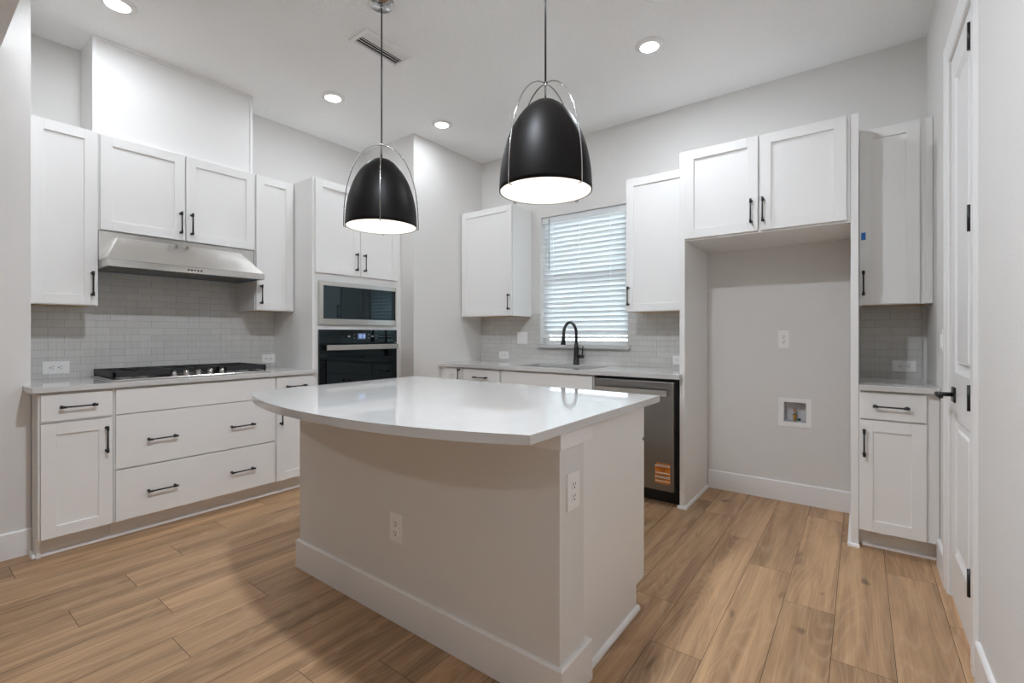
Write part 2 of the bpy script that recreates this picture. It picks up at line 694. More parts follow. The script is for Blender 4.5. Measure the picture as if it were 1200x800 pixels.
def baseboard(name, runs):
    bm = B()
    for p0, p1, s in runs:
        sweep(bm, BBP, p0, p1, s)
    return struct(name, bm, M['trim'])


baseboard('baseboard_stub', [((XS, YS0 - 0.014, 0), (XS, YS1, 0), (1, 0, 0)), ((-6.5, YS0, 0), (XS, YS0, 0), (0, -1, 0))])
baseboard('baseboard_back', [((-0.958, YB, 0), (-0.046, YB, 0), (0, -1, 0))])
baseboard('baseboard_right', [((XR, 3.032, 0), (XR, 3.2612, 0), (-1, 0, 0)), ((XR, -4.6, 0), (XR, 2.255, 0), (-1, 0, 0))])

# window unit behind the blind
bm = B()
y0, y1 = YB + 0.085, YB + 0.125
for a in ((WX0, WX0 + 0.045, WZ0, WZ1), (WX1 - 0.045, WX1, WZ0, WZ1), (WX0 + 0.045, WX1 - 0.045, WZ0, WZ0 + 0.05),
          (WX0 + 0.045, WX1 - 0.045, WZ1 - 0.045, WZ1), (WX0 + 0.045, WX1 - 0.045, 1.69, 1.735)):
    box(bm, a[0], a[1], y0, y1, a[2], a[3], 0.003)
win = struct('window_1', bm, M['trim'])
for a in ((WZ0 + 0.05, 1.69), (1.735, WZ1 - 0.045)):
    bm = B()
    box(bm, WX0 + 0.045, WX1 - 0.045, y0 + 0.018, y0 + 0.022, a[0], a[1])
    obj('pane', bm, M['pane'], win)
bm = B()
prism(bm, [(-2.546, 3.822), (-1.597, 3.822), (-1.597, YB - 0.0005), (WX1 - 0.001, YB - 0.0005), (WX1 - 0.001, YB + 0.083),
           (WX0 + 0.001, YB + 0.083), (WX0 + 0.001, YB - 0.0005), (-2.546, YB - 0.0005)], WZ0 - 0.021, WZ0 + 0.014, 0.003)
sill = struct('trim_1', bm, M['quartz'])
# outside
bm = B()
box(bm, -14, 8, 4.05, 16, -0.35, -0.3)
struct('ground_outside', bm, M['bounce_ground'])
bm = B()
for i in range(60):
    box(bm, -9 + i * 0.16, -9 + i * 0.16 + 0.14, 9.0, 9.03, -0.3, 1.35)
box(bm, -9, 0.6, 9.03, 9.07, 0.0, 0.1)
box(bm, -9, 0.6, 9.03, 9.07, 1.05, 1.15)
o = obj('garden_fence', bm, M['fence'])
o['kind'] = 'structure'

# backsplash tile
ZC = 0.920
bm = B()
box(bm, XL + 0.0005, XL + 0.009, YS1 + 0.0005, 2.017, ZC + 0.0005, 1.90)
o = obj('tile_backsplash', bm, M['tiley'])
o['kind'] = 'structure'
bm = B()
yt0, yt1 = YB - 0.009, YB - 0.0005
box(bm, XP + 0.001, -2.547, yt0, yt1, ZC + 0.0005, 1.402)
box(bm, -2.547, WX0, yt0, yt1, WZ0 + 0.015, 1.402)
box(bm, -2.547, -1.596, yt0, yt1, ZC + 0.0005, WZ0 - 0.022)
box(bm, WX1, -1.596, yt0, yt1, WZ0 + 0.015, 1.402)
box(bm, -1.596, -1.002, yt0, yt1, ZC + 0.0005, 1.402)
o = obj('tile_backsplash', bm, M['tilex'])
o['kind'] = 'structure'
bm = B()
box(bm, -0.007, XR - 0.02, yt0, yt1, ZC + 0.0005, 1.40)
o = obj('tile_backsplash', bm, M['tilex'])
o['kind'] = 'structure'


# ------------------------------------------------------------------ cabinets
def pull(parent, vertical, c, length, yf=-0.020, m=None):
    """bar pull with thicker ends; c = (x, z) of its middle on a front at local y = yf."""
    bm = B()
    h = length / 2
    yb = yf - 0.030

    def P(t, y):
        return (c[0], y, c[1] + t) if vertical else (c[0] + t, y, c[1])
    cyl(bm, P(-h + 0.007, yb), P(h - 0.007, yb), 0.0045, n=10)
    for s in (-1, 1):
        cyl(bm, P(s * (h - 0.024), yb), P(s * h, yb), 0.0068, n=12)
        cyl(bm, P(s * (h - 0.010), yb + 0.003), P(s * (h - 0.010), yf + 0.0003), 0.0062, n=12)
        cyl(bm, P(s * (h - 0.010), yf - 0.004), P(s * (h - 0.010), yf + 0.0003), 0.0085, n=12)
    return obj('handle', bm, m or M['black'], parent)


def shaker(bm, x0, x1, z0, z1, st=0.060, yf=-0.020):
    bv = 0.0008
    box(bm, x0, x0 + st, yf, -0.001, z0, z1, bv)
    box(bm, x1 - st, x1, yf, -0.001, z0, z1, bv)
    box(bm, x0 + st, x1 - st, yf, -0.001, z0, z0 + st, bv)
    box(bm, x0 + st, x1 - st, yf, -0.001, z1 - st, z1, bv)
    box(bm, x0 + st - 0.002, x1 - st + 0.002, yf + 0.009, -0.002, z0 + st - 0.002, z1 - st + 0.002)


def door(parent, x0, x1, z0, z1, hpos=None, st=0.060):
    bm = B()
    shaker(bm, x0, x1, z0, z1, st)
    d = obj('door', bm, M['cab'], parent)
    if hpos:
        pull(d, True, hpos, 0.150)
    return d


def drawer(parent, x0, x1, z0, z1, hs=()):
    bm = B()
    box(bm, x0, x1, -0.020, -0.001, z0, z1, 0.0015)
    d = obj('drawer', bm, M['cab'], parent)
    for h in hs:
        pull(d, False, h, 0.155)
    return d


def base_body(parent, x0, x1, depth, side0=False):
    bm = B()
    box(bm, x0, x1, 0, depth, 0.108, ZC - 0.031, 0.001)
    box(bm, x0 + (0.0005 if not side0 else 0), x1 - 0.0005, 0.075, depth, 0.0, 0.108)
    if side0:
        box(bm, x0, x0 + 0.018, 0.045, 0.075, 0, 0.108)
    return obj('body', bm, M['cab'], parent)


def wall_body(parent, x0, x1, depth, z0, z1):
    bm = B()
    box(bm, x0, x1, 0, depth, z0 + 0.012, z1, 0.001)
    box(bm, x0, x1, 0, 0.018, z0, z0 + 0.012)
    box(bm, x0, x0 + 0.015, 0.018, depth, z0, z0 + 0.012)
    box(bm, x1 - 0.015, x1, 0.018, depth, z0, z0 + 0.012)
    b = obj('body', bm, M['cab'], parent)
    bm = B()
    box(bm, x0 + 0.0155, x1 - 0.0155, 0.019, depth - 0.002, z0 + 0.002, z0 + 0.0118)
    obj('bottom_panel', bm, M['under'], parent, label='raw birch coloured underside')
    return b


# ---- left run (fronts face +x): local x = world y, local y = depth towards -x
XF = -3.475
RZ = PI / 2
DL = XF - XL - 0.0015                         # body depth


def left_thing(name, label, cat, group=None):
    return thing(name, label, cat, (XF, 0, 0), RZ, group)


G1 = 'base cabinets below the cooktop counter'
c = left_thing('base_cabinet', 'white base cabinet at the near wall end with a drawer above one shaker door', 'cabinet', G1)
bm = B()
box(bm, 0.4795, 0.7895, 0, XF - XS - 0.0155, 0.108, ZC - 0.031, 0.001)
box(bm, 0.4795, 0.7895, XF - XS - 0.0155, DL, 0.108, ZC - 0.031)
box(bm, 0.4795, 0.7890, 0.075, DL, 0.0, 0.108)
box(bm, 0.4795, 0.4975, 0.045, 0.075, 0, 0.108)
obj('body', bm, M['cab'], c)
d = drawer(c, 0.489, 0.783, 0.733, 0.876, [(0.636, 0.806)])
door(c, 0.489, 0.783, 0.111, 0.719, (0.756, 0.601))
bm = B()
sweep(bm, SHOE, (0.466, 0.075, 0), (0.7895, 0.075, 0), (0, -1, 0))
sweep(bm, SHOE, (0.479, 0.075 + 0.0, 0), (0.479, 0.158, 0), (-1, 0, 0))
obj('shoe_molding', bm, M['trim'], c)

c = left_thing('base_cabinet', 'wide white base cabinet of two deep drawers under the gas cooktop', 'cabinet', G1)
base_body(c, 0.7905, 1.7195, DL)
drawer(c, 0.798, 1.7145, 0.733, 0.878)
drawer(c, 0.798, 1.7145, 0.415, 0.728, [(1.021, 0.565), (1.487, 0.565)])
drawer(c, 0.798, 1.7145, 0.111, 0.407, [(1.021, 0.253), (1.487, 0.253)])
bm = B()
sweep(bm, SHOE, (0.7905, 0.075, 0), (1.7195, 0.075, 0), (0, -1, 0))
obj('shoe_molding', bm, M['trim'], c)

c = left_thing('base_cabinet', 'narrow white base cabinet between the cooktop drawers and the oven tower, drawer above door', 'cabinet', G1)
base_body(c, 1.7205, 2.0165, DL)
drawer(c, 1.7285, 2.013, 0.733, 0.876, [(1.873, 0.806)])
door(c, 1.7285, 2.013, 0.111, 0.719, (1.757, 0.601))
bm = B()
sweep(bm, SHOE, (1.7205, 0.075, 0), (2.0165, 0.075, 0), (0, -1, 0))
obj('shoe_molding', bm, M['trim'], c)

# left countertop
bm = B()
prism(bm, [(XL + 0.0002, YS1 + 0.0008), (XS + 0.0008, YS1 + 0.0008), (XS + 0.0008, 0.447), (-3.443, 0.447), (-3.435, 0.455),
           (-3.435, 2.031), (-3.454, 2.031), (-3.454, 2.0165), (XL + 0.0002, 2.0165)], ZC - 0.030, ZC, 0.002)
tag(obj('countertop', bm, M['quartz']), 'white quartz countertop along the left wall with the gas cooktop set on it', 'countertop')

# uppers on the left wall
XFU = -3.765
DU = XFU - XL - 0.0015


def leftu(label, group='wall cabinets on the left wall'):
    return thing('wall_cabinet', label, 'cabinet', (XFU, 0, 0), RZ, group)


c = leftu('tall white single-door wall cabinet left of the range hood, cut off by the near wall')
wall_body(c, 0.4785, 0.7835, DU, 1.372, 2.438)
door(c, 0.482, 0.7765, 1.376, 2.436, (0.752, 1.505))
c = leftu('white two-door wall cabinet directly above the steel range hood')
bm = B()
box(bm, 0.7845, 1.7085, 0, DU, 1.842, 2.438, 0.001)
obj('body', bm, M['cab'], c)
door(c, 0.790, 1.2385, 1.845, 2.432, (1.213, 1.962))
door(c, 1.2475, 1.703, 1.845, 2.432, (1.278, 1.962))
c = leftu('narrow white wall cabinet between the range hood and the oven tower')
wall_body(c, 1.7095, 2.0165, DU, 1.383, 2.438)
door(c, 1.716, 2.010, 1.387, 2.434, (1.748, 1.508))

# boxed chase over the hood cabinet
t = thing('hood_chase', 'tall blank white boxed panel above the hood cabinet up to the ceiling', 'panel', (0, 0, 0))
bm = B()
box(bm, XL + 0.001, -3.800, 0.7625, 1.7085, 2.4392, CH - 0.0005)
obj('body', bm, M['cab'], t)
bm = B()
box(bm, -3.7995, -3.792, 0.7625, 0.782, 2.4392, CH - 0.001, 0.001)
box(bm, -3.7995, -3.792, 1.690, 1.7085, 2.4392, CH - 0.001, 0.001)
box(bm, -3.7995, -3.792, 0.782, 1.690, CH - 0.020, CH - 0.001, 0.001)
box(bm, -3.7995, -3.785, 0.7845, 1.7085, 2.4392, 2.452, 0.001)
obj('edge_trim', bm, M['trim'], t)

# oven tower
c = left_thing('oven_cabinet', 'tall white cabinet tower holding the built-in microwave and wall oven', 'cabinet')
bm = B()
T0, T1 = 2.0185, YP - 0.0015
box(bm, T0, T0 + 0.0185, 0, DL, 0, 2.443, 0.001)
box(bm, T1 - 0.02, T1, 0, DL, 0, 2.443, 0.001)
box(bm, T0 + 0.0185, T1 - 0.02, 0.02, DL, 1.665, 2.443)
box(bm, T0 + 0.0185, T1 - 0.02, 0.02, DL, 1.242, 1.270)
box(bm, T0 + 0.0185, T1 - 0.02, 0.02, DL, 0.108, 0.46)
box(bm, T0 + 0.0185, T1 - 0.02, 0.075, DL, 0.0, 0.108)
box(bm, T0 + 0.0185, T1 - 0.02, DL - 0.012, DL, 0.46, 1.665)
for a in ((1.620, 2.443), (1.233, 1.280), (0.108, 0.478)):
    box(bm, 2.0675, 2.8375, 0, 0.0199, a[0], a[1])
box(bm, T0 + 0.0185, 2.0675, 0, 0.0199, 0.108, 2.443)
box(bm, 2.8375, T1 - 0.02, 0, 0.0199, 0.108, 2.443)
obj('body', bm, M['cab'], c)
door(c, 2.036, 2.4465, 1.693, 2.440, (2.405, 1.812))
door(c, 2.4535, 2.852, 1.693, 2.440, (2.486, 1.812))
drawer(c, 2.036, 2.852, 0.115, 0.455, [(2.25, 0.30), (2.64, 0.30)])

# microwave
t = left_thing('microwave', 'built-in microwave with stainless frame and dark glass door above the oven', 'microwave')
bm = B()
box(bm, 2.072, 2.832, 0.0215, 0.40, 1.285, 1.612)
obj('housing', bm, M['bplast'], t)
bm = B()
for a in ((2.065, 2.832, 1.592, 1.627), (2.065, 2.832, 1.277, 1.324), (2.065, 2.100, 1.324, 1.592), (2.822, 2.832, 1.324, 1.592)):
    box(bm, a[0], a[1], -0.024, -0.0008, a[2], a[3], 0.0008)
obj('frame', bm, M['steely'], t)
bm = B()
box(bm, 2.100, 2.822, -0.018, 0.0212, 1.324, 1.592)
obj('glass_door', bm, M['bglass'], t)
# oven
t = left_thing('wall_oven', 'black glass built-in wall oven with steel handle and lit clock', 'oven')
bm = B()
box(bm, 2.072, 2.833, 0.0005, 0.50, 0.482, 1.229)
obj('housing', bm, M['bplast'], t)
bm = B()
box(bm, 2.066, 2.841, -0.022, -0.0008, 1.1225, 1.237, 0.001)
cp = obj('control_panel', bm, M['bglass'], t)
bm = B()
box(bm, 2.420, 2.498, -0.0228, -0.0221, 1.156, 1.206)
obj('display', bm, M['digitbg'], cp, label='glowing blue clock display')
SEG = {'1': 'bc', '2': 'abged', '5': 'afgcd', '3': 'abgcd', '0': 'abcdef'}


def digits(bm, s, x, z, w, h, y):
    th = 0.0022
    for ch in s:
        if ch == ':':
            box(bm, x, x + th, y, y + 0.0004, z + h * .25, z + h * .25 + th)
            box(bm, x, x + th, y, y + 0.0004, z + h * .7, z + h * .7 + th)
            x += w * 0.5
            continue
        for q in SEG[ch]:
            r = {'a': (x, x + w, z + h - th, z + h), 'g': (x, x + w, z + h / 2 - th / 2, z + h / 2 + th / 2), 'd': (x, x + w, z, z + th),
                 'f': (x, x + th, z + h / 2, z + h), 'b': (x + w - th, x + w, z + h / 2, z + h),
                 'e': (x, x + th, z, z + h / 2), 'c': (x + w - th, x + w, z, z + h / 2)}[q]
            box(bm, r[0], r[1], y, y + 0.0004, r[2], r[3])
        x += w * 1.45


bm = B()
digits(bm, '12:13', 2.429, 1.168, 0.0105, 0.027, -0.0233)
obj('clock_digits', bm, M['digit'], cp)
for px_, pz_, s in ((2.335, 1.180, 0.011), (2.388, 1.196, 0.005), (2.388, 1.166, 0.005), (2.530, 1.196, 0.005), (2.530, 1.166, 0.005), (2.570, 1.180, 0.011)):
    bm = B()
    box(bm, px_ - s, px_ + s, -0.0224, -0.0221, pz_ - s * .6, pz_ + s * .6)
    obj('touch_key', bm, basic('key_print', (0.25, 0.25, 0.25), 0.5), cp)
bm = B()
box(bm, 2.066, 2.841, -0.022, -0.0008, 0.484, 1.1195, 0.0015)
dr = obj('oven_door', bm, M['oglass'], t)
bm = B()
box(bm, 2.104, 2.822, -0.070, -0.048, 1.068, 1.110, 0.003)
for xx in (2.15, 2.776):
    box(bm, xx - 0.012, xx + 0.012, -0.050, -0.0222, 1.078, 1.100)
obj('handle', bm, M['steely'], dr, label='flat stainless bar handle')

# range hood
t = thing('range_hood', 'stainless under-cabinet range hood with sloped front over the cooktop', 'range hood')
HY0, HY1, HXF = 0.786, 1.7015, -3.585
bm = B()
box(bm, XL + 0.0095, -3.768, HY0, HY1 + 0.0055, 1.650, 1.8415, 0.001)
obj('rear_box', bm, M['steely'], t)
bm = B()
lo = [(HXF, HY0), (HXF, HY1), (-3.7675, HY1), (-3.7675, HY0)]
up = [(-3.728, 0.872), (-3.728, 1.590), (-3.7675, 1.590), (-3.7675, 0.872)]
va = [bm.verts.new((x, y, 1.650)) for x, y in lo]
vb = [bm.verts.new((x, y, 1.806)) for x, y in up]
bm.faces.new(va[::-1])
bm.faces.new(vb)
for i in range(4):
    bm.faces.new((va[i], va[(i + 1) % 4], vb[(i + 1) % 4], vb[i]))
obj('sloped_canopy', bm, M['steely'], t)
bm = B()
box(bm, HXF - 0.012, HXF, HY0, HY1, 1.607, 1.6495, 0.001)
box(bm, XL + 0.0095, HXF - 0.012, HY0, HY0 + 0.012, 1.607, 1.6495)
box(bm, XL + 0.0095, HXF - 0.012, HY1 - 0.012, HY1, 1.607, 1.6495)
box(bm, XL + 0.0095, HXF - 0.012, HY0 + 0.012, HY1 - 0.012, 1.636, 1.6495)
obj('rim', bm, M['steely'], t)
fw = (HY1 - HY0 - 0.05) / 3
for k in range(3):
    bm = B()
    a = HY0 + 0.020 + k * (fw + 0.005)
    box(bm, -4.04, -3.625, a, a + fw, 1.616, 1.6355, 0.002)
    for i in range(8):
        y = a + 0.03 + i * (fw - 0.06) / 7
        box(bm, -3.99, -3.67, y - 0.006, y + 0.006, 1.613, 1.616)
    fl = obj('filter', bm, M['mesh'], t)
    bm = B()
    box(bm, -4.04, -4.025, a, a + fw, 1.6125, 1.6155)
    box(bm, -4.025, -3.64, a + fw - 0.014, a + fw, 1.6125, 1.6155)
    obj('protective_film', bm, M['film'], fl, label='blue protective film strip')
for k in range(5):
    bm = B()
    y = 1.208 + k * 0.0185
    cyl(bm, (HXF - 0.0002, y, 1.627), (HXF + 0.004, y, 1.627), 0.0052, n=14)
    obj('button', bm, M['bplast'], t)

# cooktop
t = thing('gas_cooktop', 'five-burner gas cooktop with black iron grates and steel knobs on the left counter', 'cooktop')
CX0, CX1, CY0, CY1 = -4.020, -3.515, 0.800, 1.715
bm = B()
box(bm, CX0, CX1, CY0, CY1, ZC + 0.0003, ZC + 0.009, 0.003)
obj('tray', bm, M['steely'], t)
ZT = ZC + 0.009


def grate(y0, y1, xf):
    bm = B()
    xb = CX0 + 0.02
    zt = ZT + 0.043
    for (a, b_) in (((xb, y0), (xb, y1)), ((xf, y0), (xf, y1)), ((xb, y0), (xf, y0)), ((xb, y1), (xf, y1))):
        box(bm, min(a[0], b_[0]) - 0.007, max(a[0], b_[0]) + 0.007, min(a[1], b_[1]) - 0.007, max(a[1], b_[1]) + 0.007, zt - 0.032, zt, 0.002)
    ym = (y0 + y1) / 2
    box(bm, xb, xf, ym - 0.006, ym + 0.006, zt - 0.014, zt, 0.001)
    nx = 3
    for i in range(1, nx + 1):
        x = xb + (xf - xb) * i / (nx + 1)
        box(bm, x - 0.006, x + 0.006, y0, ym - 0.05, zt - 0.014, zt, 0.001)
        box(bm, x - 0.006, x + 0.006, ym + 0.05, y1, zt - 0.014, zt, 0.001)
    for i in range(14):                                       # comb-like side feet
        x = xb + (xf - xb) * i / 13
        for y in (y0, y1):
            box(bm, x - 0.004, x + 0.004, y - 0.006, y + 0.006, ZT + 0.0002 if i in (0, 13) else zt - 0.039, zt - 0.030)
    return obj('grate', bm, M['iron'], t)


grate(0.818, 1.108, -3.575)
grate(1.124, 1.408, -3.665)
grate(1.424, 1.698, -3.575)
for (x, y, r) in ((-3.90, 0.963, 0.045), (-3.66, 0.963, 0.036), (-3.84, 1.266, 0.055), (-3.90, 1.561, 0.036), (-3.66, 1.561, 0.045)):
    bm = B()
    lathe(bm, [(0, ZT + 0.0003), (r * 1.2, ZT + 0.0003), (r * 1.1, ZT + 0.010), (r * 0.8, ZT + 0.013), (0, ZT + 0.013)], (x, y), 28)
    bn = obj('burner', bm, M['sinkst'], t)
    bm = B()
    lathe(bm, [(0, ZT + 0.0132), (r * 0.85, ZT + 0.0132), (r * 0.85, ZT + 0.019), (r * 0.7, ZT + 0.022), (0, ZT + 0.022)], (x, y), 28)
    obj('cap', bm, M['iron'], bn)
for k in range(5):
    y = 1.120 + k * 0.0713
    bm = B()
    lathe(bm, [(0, ZT + 0.0003), (0.021, ZT + 0.0003), (0.021, ZT + 0.004), (0.017, ZT + 0.007), (0.0155, ZT + 0.027), (0.013, ZT + 0.030), (0, ZT + 0.030)], (-3.575 if k in (0, 4) else -3.58, y), 20)
    box(bm, -3.597 + 0.004, -3.556, y - 0.004, y + 0.004, ZT + 0.028, ZT + 0.036, 0.001)
    obj('knob', bm, M['chrome'], t)

# ---- back run: fronts face -y, local x = world x, local y = depth
YF = 3.262
DB = YB - YF - 0.0015


def back_thing(name, label, cat, group=None):
    return thing(name, label, cat, (0, YF, 0), 0, group)


G2 = 'base cabinets below the sink counter'
c = back_thing('base_cabinet', 'narrow white shaker-door base cabinet in the corner at the left end of the sink counter', 'cabinet', G2)
base_body(c, XP + 0.0015, -2.999, DB)
door(c, -3.222, -3.008, 0.111, 0.876, (-3.034, 0.80))
c = back_thing('base_cabinet', 'white base cabinet left of the sink with a pull on its top drawer', 'cabinet', G2)
base_body(c, -2.998, -2.546, DB)
drawer(c, -2.988, -2.555, 0.733, 0.876, [(-2.772, 0.805)])
door(c, -2.988, -2.555, 0.111, 0.719, (-2.60, 0.60))
c = back_thing('base_cabinet', 'white sink base cabinet with a blank front panel beside the dishwasher', 'cabinet', G2)
bm = B()
box(bm, -2.545, -2.527, 0, DB, 0.108, ZC - 0.031)
box(bm, -1.660, -1.642, 0, DB, 0.108, ZC - 0.031)
box(bm, -2.527, -1.660, 0, DB, 0.108, 0.126)
box(bm, -2.527, -1.660, 0, 0.02, 0.126, ZC - 0.031)
box(bm, -2.545, -1.642, 0.075, DB, 0, 0.108)
obj('body', bm, M['cab'], c)
drawer(c, -2.534, -1.652, 0.733, 0.876)
door(c, -2.534, -2.097, 0.111, 0.719, (-2.14, 0.60))
door(c, -2.089, -1.652, 0.111, 0.719, (-2.046, 0.60))
bm = B()
box(bm, -3.295, -1.645, 3.322, 3.3365, 0.0, 0.018, 0.004)
o = obj('trim_2', bm, M['trim'])
o['kind'] = 'structure'

# dishwasher
t = thing('dishwasher', 'stainless dishwasher with bar handle between the sink cabinet and refrigerator niche', 'dishwasher', (0, 0, 0))
bm = B()
box(bm, -1.632, -1.012, 3.290, 3.84, 0.105, 0.880)
box(bm, -1.632, -1.012, 3.335, 3.40, 0.0, 0.105)
obj('housing', bm, M['bplast'], t)
bm = B()
box(bm, -1.626, -1.030, 3.236, 3.2895, 0.108, 0.866, 0.004, 2)
dd = obj('door', bm, M['steelz'], t)
bm = B()
pts = []
for i in range(17):
    s = i / 16
    pts.append((-1.612 + 0.548 * s, 3.196 - 0.012 * math.sin(PI * s)))
poly = pts + [(x, y + 0.014) for x, y in reversed(pts)]
prism(bm, poly, 0.770, 0.811, 0.002)
box(bm, -1.606, -1.588, 3.206, 3.2362, 0.780, 0.802)
box(bm, -1.088, -1.070, 3.206, 3.2362, 0.780, 0.802)
obj('handle', bm, M['steelx'], dd, label='bright stainless bar handle')
bm = B()
box(bm, -1.158, -1.053, 3.2352, 3.2358, 0.160, 0.300)
st = obj('sticker', bm, M['orange'], dd, label='orange warning sticker with white bands')
bm = B()
for a in ((0.276, 0.288), (0.228, 0.236), (0.196, 0.209), (0.172, 0.179)):
    box(bm, -1.157, -1.054, 3.2347, 3.2351, a[0], a[1])
obj('white_band', bm, M['paper'], st)
bm = B()
rr = random.Random(3)
for z, x0_, x1_ in ((0.291, -1.135, -1.06), (0.280, -1.150, -1.065), (0.267, -1.15, -1.075), (0.259, -1.15, -1.06), (0.250, -1.125, -1.085), (0.243, -1.115, -1.09),
                    (0.217, -1.145, -1.07), (0.212, -1.135, -1.075), (0.201, -1.15, -1.06), (0.190, -1.15, -1.06), (0.184, -1.14, -1.09)):
    x = x0_
    while x < x1_:
        w = rr.uniform(0.004, 0.013)
        box(bm, x, min(x + w, x1_), 3.2343, 3.2346, z, z + 0.0034)
        x += w + 0.003
obj('fine_print', bm, M['slot'], st)
bm = B()
box(bm, -1.157, -1.147, 3.2343, 3.2346, 0.289, 0.299)
obj('corner_mark', bm, M['slot'], st)

# back countertop with the sink cut-out
SX0, SX1, SY0, SY1 = -2.46, -1.72, 3.335, 3.735
bm = B()
zt, zb = ZC, ZC - 0.030
XE0, XE1 = XP + 0.001, -1.0015


def slab_with_hole(bm):
    xs = [XE0, SX0, SX1, XE1, -0.983]
    ys = [3.220, 3.2722, SY0, SY1, YB - 0.001]
    keep = set()
    for i in range(4):
        for j in range(4):
            if i == 1 and j == 2:
                continue
            if i == 3 and j > 0:
                continue
            keep.add((i, j))
    vt, vb_ = {}, {}

    def V(d, i, j, z):
        if (i, j) not in d:
            d[(i, j)] = bm.verts.new((xs[i], ys[j], z))
        return d[(i, j)]
    for (i, j) in keep:
        bm.faces.new([V(vt, *q, zt) for q in ((i, j), (i + 1, j), (i + 1, j + 1), (i, j + 1))])
        bm.faces.new([V(vb_, *q, zb) for q in ((i, j + 1), (i + 1, j + 1), (i + 1, j), (i, j))])
        for (di, dj, a, b_) in ((0, -1, (i, j), (i + 1, j)), (1, 0, (i + 1, j), (i + 1, j + 1)), (0, 1, (i + 1, j + 1), (i, j + 1)), (-1, 0, (i, j + 1), (i, j))):
            if (i + di, j + dj) not in keep:
                bm.faces.new((V(vb_, *a, zb), V(vb_, *b_, zb), V(vt, *b_, zt), V(vt, *a, zt)))


slab_with_hole(bm)
tag(obj('countertop', bm, M['quartz']), 'long white quartz countertop under the window with the sink cut into it', 'countertop')
# sink
t = thing('kitchen_sink', 'undermount steel sink basin in the counter below the window', 'sink')
bm = B()
e = 0.004
zs = zb - 0.0006
box(bm, SX0 - e, SX0 + 0.001, SY0 - e, SY1 + e, zs - 0.22, zs)
box(bm, SX1 - 0.001, SX1 + e, SY0 - e, SY1 + e, zs - 0.22, zs)
box(bm, SX0, SX1, SY0 - e, SY0 + 0.001, zs - 0.22, zs)
box(bm, SX0, SX1, SY1 - 0.001, SY1 + e, zs - 0.22, zs)
box(bm, SX0, SX1, SY0, SY1, zs - 0.225, zs - 0.22)
obj('basin', bm, M['sinkst'], t)
bm = B()
lathe(bm, [(0, zs - 0.2195), (0.045, zs - 0.2195), (0.042, zs - 0.216), (0.02, zs - 0.2175), (0, zs - 0.2175)], (-2.09, 3.53), 24)
obj('drain', bm, M['chrome'], t)
# faucet
t = thing('faucet', 'matte black gooseneck kitchen faucet in front of the window', 'faucet', (-2.090, 3.790, ZC + 0.0004))
bm = B()
lathe(bm, [(0, 0), (0.030, 0), (0.030, 0.010), (0.026, 0.014), (0.0245, 0.10), (0.021, 0.17), (0.015, 0.20), (0, 0.20)], (0, 0), 24)
obj('base', bm, M['black'], t)
bm = B()
dirv = Vector((-0.06, -1, 0)).normalized()
pts = [(0, 0, 0.195), (0, 0, 0.25)]
R = 0.104
for i in range(1, 15):
    a = PI * i / 15 * 1.08
    pts.append(tuple(dirv * (R - R * math.cos(a)) + Vector((0, 0, 0.278 + R * math.sin(a)))))
tube(bm, pts, 0.0135, 14)
obj('spout', bm, M['black'], t)
bm = B()
e1 = Vector(pts[-1])
e2 = e1 + (e1 - Vector(pts[-2])).normalized() * 0.028
e3 = e1 + (e1 - Vector(pts[-2])).normalized() * 0.092
tube(bm, [e1, e2, e3], [0.0150, 0.0165, 0.0215], 16)
obj('spray_head', bm, M['black'], t)
bm = B()
cyl(bm, (0.022, 0, 0.075), (0.070, 0, 0.075), 0.0165, 0.0165, 18)
tube(bm, [(0.058, 0, 0.085), (0.062, 0, 0.12), (0.066, 0, 0.172)], [0.0075, 0.0062, 0.0070], 10)
obj('lever', bm, M['black'], t)

# wall cabinets on the back wall
YFU = 3.553
DBU = YB - YFU - 0.0015


def backu(label):
    return thing('wall_cabinet', label, 'cabinet', (0, YFU, 0), 0, 'wall cabinets on the back wall')


c = backu('white single-door wall cabinet left of the window in the corner')
wall_body(c, XP + 0.0015, -2.640, DBU, 1.374, 2.430)
door(c, -3.276, -2.646, 1.378, 2.428, (-2.668, 1.505))
c = backu('white single-door wall cabinet between the window and the refrigerator niche')
wall_body(c, -1.503, -1.0015, DBU, 1.374, 2.430)
door(c, -1.500, -1.006, 1.378, 2.428, (-1.478, 1.500))

# refrigerator surround
YFR = 3.2755
t = thing('refrigerator_surround', 'pair of tall white side panels framing the empty refrigerator niche', 'panel')
for (x0, x1) in ((-1.0005, -0.966), (-0.045, -0.0085)):
    bm = B()
    box(bm, x0, x1, YFR, YB - 0.001, 0, 2.447, 0.001)
    p = obj('side_panel', bm, M['cab'], t)
    bm = B()
    if x0 < -0.5:
        sweep(bm, SHOE, (x0 - 0.012, YFR, 0), (x1 + 0.015, YFR, 0), (0, -1, 0))
        sweep(bm, SHOE, (x1, YFR - 0.015, 0), (x1, YB - 0.0155, 0), (1, 0, 0))
    else:
        sweep(bm, SHOE, (x0 - 0.015, YFR, 0), (x1 + 0.004, YFR, 0), (0, -1, 0))
        sweep(bm, SHOE, (x0, YFR - 0.015, 0), (x0, YB - 0.0155, 0), (-1, 0, 0))
    obj('shoe_molding', bm, M['trim'], p)
c = thing('wall_cabinet', 'white two-door cabinet bridging the top of the empty refrigerator niche', 'cabinet', (0, 3.285, 0), 0)
bm = B()
box(bm, -0.965, -0.046, 0, YB - 3.285 - 0.001, 1.836, 2.443, 0.001)
obj('body', bm, M['cab'], c)
door(c, -0.964, -0.516, 1.848, 2.442, (-0.553, 1.972))
door(c, -0.503, -0.064, 1.848, 2.442, (-0.486, 1.972))

